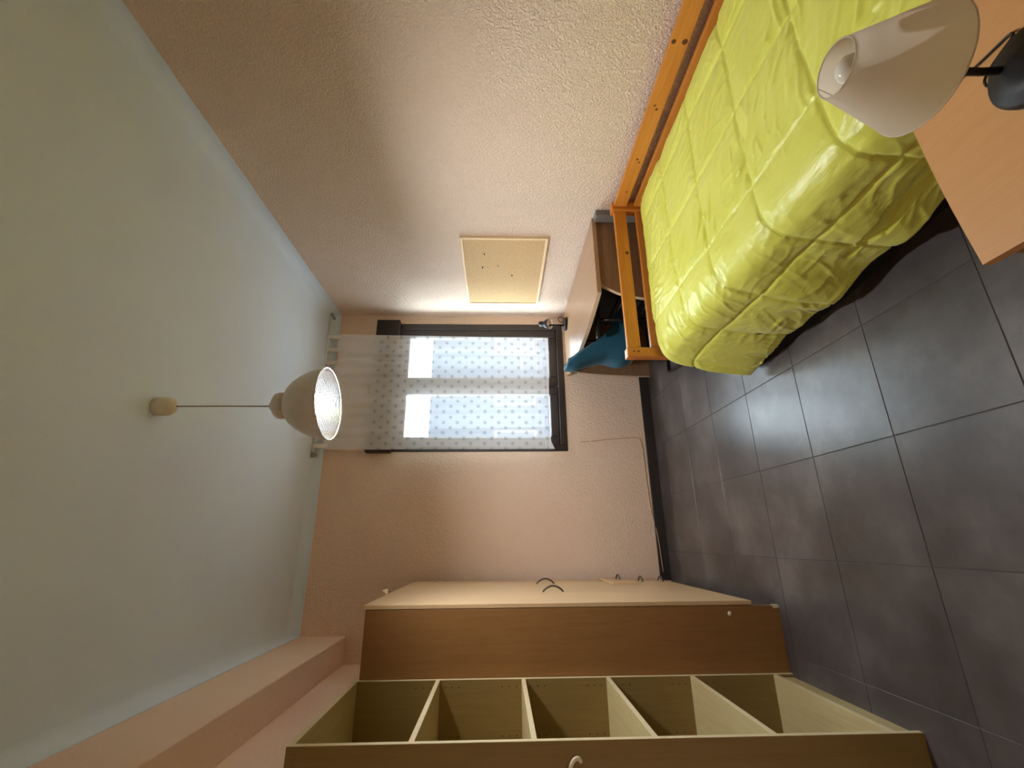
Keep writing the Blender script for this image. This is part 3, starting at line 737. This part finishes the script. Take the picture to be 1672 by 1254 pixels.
# quilt
def duvet_mesh():
    bm = bmesh.new()
    def tab(t, v): return lerp_tab(t, v)
    NT, NS = 300, 260
    Y0, Y1 = 0.42, 2.205
    grid = []; info = []
    for j in range(NT+1):
        q = j/NT; Y = Y0+(Y1-Y0)*q
        hx = tab([(0.3, 0.905), (0.6, 0.895), (0.98, 0.882), (1.3, 0.862), (1.66, 0.848), (2.14, 0.822), (2.3, 0.82)], Y)
        hz = tab([(0.3, 0.15), (0.6, 0.145), (0.98, 0.125), (1.3, 0.10), (1.66, 0.08), (2.14, 0.042), (2.3, 0.04)], Y)
        e = max(0, (Y-2.10)/(Y1-2.10))          # foot end droop
        dz = -0.035*e*e
        path = smooth_path([(1.915, 0.455+dz*0.3, 0), (1.90, 0.495+dz, 0), (1.86, 0.515+dz, 0), (1.60, 0.520+dz, 0), (1.30, 0.522+dz, 0), (1.05, 0.520+dz, 0), (0.965, 0.508+dz, 0), (0.915, 0.475+dz, 0), (0.893, 0.42+dz*0.6, 0), ((0.88+hx)/2, 0.27, 0), (hx+0.004, hz+0.08, 0), (hx, hz, 0)], 10)
        L = [0]
        for a, b_ in zip(path, path[1:]): L.append(L[-1]+(b_-a).length)
        # measure s from the seam line at X = 1.10
        s0 = None
        for k in range(len(path)-1):
            if path[k].x >= 1.10 > path[k+1].x: s0 = L[k]+(L[k+1]-L[k])*(path[k].x-1.10)/(path[k].x-path[k+1].x); break
        row = []
        kk = 0
        for i in range(NS+1):
            s = L[-1]*i/NS
            while kk < len(L)-2 and L[kk+1] < s: kk += 1
            t = (s-L[kk])/max(1e-9, L[kk+1]-L[kk])
            P = path[kk].lerp(path[kk+1], t); tg = (path[min(kk+2, len(path)-1)]-path[max(kk-1, 0)]).normalized()
            N = Vector((tg.y, -tg.x, 0))
            if N.y < 0 and tg.x < 0: N = -N
            N = Vector((-tg.y, tg.x, 0)); N = N if (N.y > 0 or N.x < 0) and not (N.y < -0.2) else -N
            S = s-s0
            wob = 0.012*noise.noise(Vector((S*3, Y*3, 0.3)))
            ds = abs(((S+wob)/0.322+0.5) % 1-0.5)*0.322
            dy = abs(((Y-1.48+wob*1.3)/0.318+0.5) % 1-0.5)*0.318
            g = min(ds, dy)
            puff = 0.007*(1-math.exp(-(g/0.03)))
            groove = -0.006*math.exp(-(g/0.0045)**2)
            # wrinkles pulling off the seams, finer folds along the bed
            wr = 0.006*noise.noise(Vector((S*5+5, Y*2.2, 1.7)))
            bend = noise.noise(Vector((S*2.5, Y*2.5, 0.0)))
            r1 = noise.noise(Vector((S*5.5+Y*3+2*bend, Y*21-S*6+3*bend, 7.7)))
            r2 = noise.noise(Vector((S*20-Y*7+3*bend, Y*6+S*4, 2.2)))
            m1 = max(0, noise.noise(Vector((S*4, Y*4, 11)))+0.25); m2 = max(0, noise.noise(Vector((S*5, Y*5, 21)))+0.2)
            wr += 0.0095*m1*max(0, 1-abs(r1)*3.2)**2+0.0085*m2*max(0, 1-abs(r2)*3.0)**2
            wr += 0.005*math.exp(-g/0.05)*noise.noise(Vector((S*38, Y*38, 5)))*min(1, g/0.01)
            top = 1 if P.y > 0.47 else 0.8
            d = puff+groove+wr*top
            drop = max(0, min(1, (0.46-P.y)/0.35))
            hang = drop*(0.016*math.sin(Y*11+1.5*math.sin(Y*5))+0.012*noise.noise(Vector((Y*8, 0, 8))))
            Q = P+N*d
            yy = Y
            if drop > 0: yy -= 0.045*drop*q**6; Q.x += hang
            row.append(bm.verts.new((Q.x, yy, max(Q.y, 0.02))))
        grid.append(row)
    for j in range(NT):
        for i in range(NS): bm.faces.new((grid[j][i], grid[j][i+1], grid[j+1][i+1], grid[j+1][i]))
    bmesh.ops.recalc_face_normals(bm, faces=bm.faces[:])
    return bm
dv = obj('quilt', duvet_mesh(), 'duvet', None, True)
tag(dv, 'lime green quilted bedspread with stitched squares hanging over the bed side', 'quilt')
md = dv.modifiers.new('thick', 'SOLIDIFY'); md.thickness = 0.012; md.offset = -1

# ================================================================== NIGHTSTAND AND BEDSIDE LAMP
NZ = 0.55
ns = thing('nightstand', (0.64, 0.42, 0), 'beech laminate nightstand beside the bed, under the small lamp', 'nightstand')
prof = smooth_path([(0.427, 0.618, 0), (0.58, 0.632, 0), (0.74, 0.640, 0), (0.862, 0.640, 0)], 5)
obj('top', prism(bmesh.new(), [(0.862, 0.20), (0.427, 0.20)]+[(p.x, p.y) for p in prof], 'z', NZ-0.018, NZ), 'night_top', ns)
obj('side_panel', B(0.437, 0.453, 0.21, 0.598, 0.0, NZ-0.018), 'beech_side', ns)
obj('side_panel', B(0.836, 0.852, 0.21, 0.598, 0.0, NZ-0.018), 'beech_side', ns)
obj('back_panel', B(0.453, 0.836, 0.588, 0.598, 0.06, NZ-0.018), 'beech_side', ns)
obj('shelf', B(0.453, 0.836, 0.21, 0.588, 0.06, 0.078), 'beech_side', ns)
dr = obj('drawer', B(0.455, 0.834, 0.205, 0.225, 0.37, 0.525, bev=0.002), 'beech_side', ns)
obj('knob', lathe(bmesh.new(), [(0, 0.022), (0.012, 0.02), (0.013, 0.013), (0.006, 0.008), (0.006, 0)], seg=16, mat=Matrix.Translation((0.645, 0.205, 0.45)) @ Matrix.Rotation(PI/2, 4, 'X')), 'dark_metal', dr, True)

LX, LY = 0.6885, 0.4827
bl = thing('bedside_lamp', (LX, LY, NZ), 'unlit table lamp with an off-white cone shade on the nightstand', 'table lamp')
BCX, BCY = LX-0.024, LY-0.034
obj('base', lathe(bmesh.new(), [(0, 0.0), (0.058, 0.0), (0.062, 0.004), (0.062, 0.014), (0.057, 0.020), (0.044, 0.023), (0.042, 0.026), (0.022, 0.028), (0, 0.028)], (BCX, BCY, NZ), 40), 'matt_black', bl, True)
obj('stem', tube(bmesh.new(), [(LX-0.006, LY-0.008, NZ+0.012), (LX, LY, NZ+0.05), (LX, LY, NZ+0.205)], 0.006, 12), 'matt_black', bl, True)
bm = bmesh.new()
lathe(bm, [(0.0908, 0.702), (0.0401, 0.8327)], (LX, LY, 0), 64)
s = obj('lamp_shade', bm, 'bed_shade', bl, True)
for (r, z) in ((0.0398, 0.8325), (0.0905, 0.7025)):
    obj('rim_tape', tube(bmesh.new(), [(LX+r*math.cos(2*PI*k/64), LY+r*math.sin(2*PI*k/64), z) for k in range(64)], 0.0013, 6, closed=True), 'bed_shade', s, True)
a0 = math.radians(78)
obj('seam', tube(bmesh.new(), [(LX+(0.0915+(0.0405-0.0915)*t)*math.cos(a0), LY+(0.0915+(0.0405-0.0915)*t)*math.sin(a0), 0.702+0.1307*t) for t in (0, 0.5, 1)], 0.0011, 6), 'bed_shade', s, True)
obj('bulb', lathe(bmesh.new(), [(0, 0.829), (0.010, 0.827), (0.018, 0.820), (0.022, 0.807), (0.019, 0.790), (0.012, 0.772), (0.010, 0.752), (0, 0.752)], (LX, LY, 0), 24), 'bulb_off', bl, True)
obj('socket', lathe(bmesh.new(), [(0, 0.755), (0.012, 0.755), (0.013, 0.735), (0.009, 0.720), (0, 0.718)], (LX, LY, 0), 20), 'black', bl, True)
cord = smooth_path([(0.692, 0.508, NZ+0.012), (0.712, 0.512, NZ+0.004), (0.724, 0.497, NZ+0.003), (0.731, 0.476, NZ+0.004), (0.736, 0.460, NZ+0.005), (0.744, 0.461, NZ+0.004), (0.746, 0.480, NZ+0.003), (0.747, 0.510, NZ+0.003), (0.752, 0.540, NZ+0.003), (0.775, 0.58, NZ+0.003)], 6)
obj('cord', tube(bmesh.new(), cord, 0.0021, 8), 'black', bl, True)

# ================================================================== CABLE ON THE WALL
cy = YW-0.004
wc = thing('wall_cable', (0.3, YW, 0.1), 'thin cable clipped along the wall above the dark skirting', 'cable')
cpts = smooth_path([(0.800, cy, 0.665), (0.803, cy, 0.58), (0.822, cy, 0.40), (0.838, cy, 0.18), (0.828, cy, 0.135), (0.77, cy, 0.118), (0.60, cy, 0.112), (0.40, cy, 0.108), (0.24, cy, 0.100), (0.12, cy-0.004, 0.082), (0.0, cy-0.016, 0.070), (-0.24, cy-0.016, 0.060)], 6)
obj('cord', tube(bmesh.new(), cpts, 0.0036, 8), 'cable', wc, True)
for (x, z) in ((0.800, 0.66), (0.803, 0.565), (0.39, 0.108), (0.24, 0.100)):
    obj('clip', B(x-0.006, x+0.006, YW-0.011, YW, z-0.006, z+0.006, bev=0.0015), 'cream_plastic', wc)
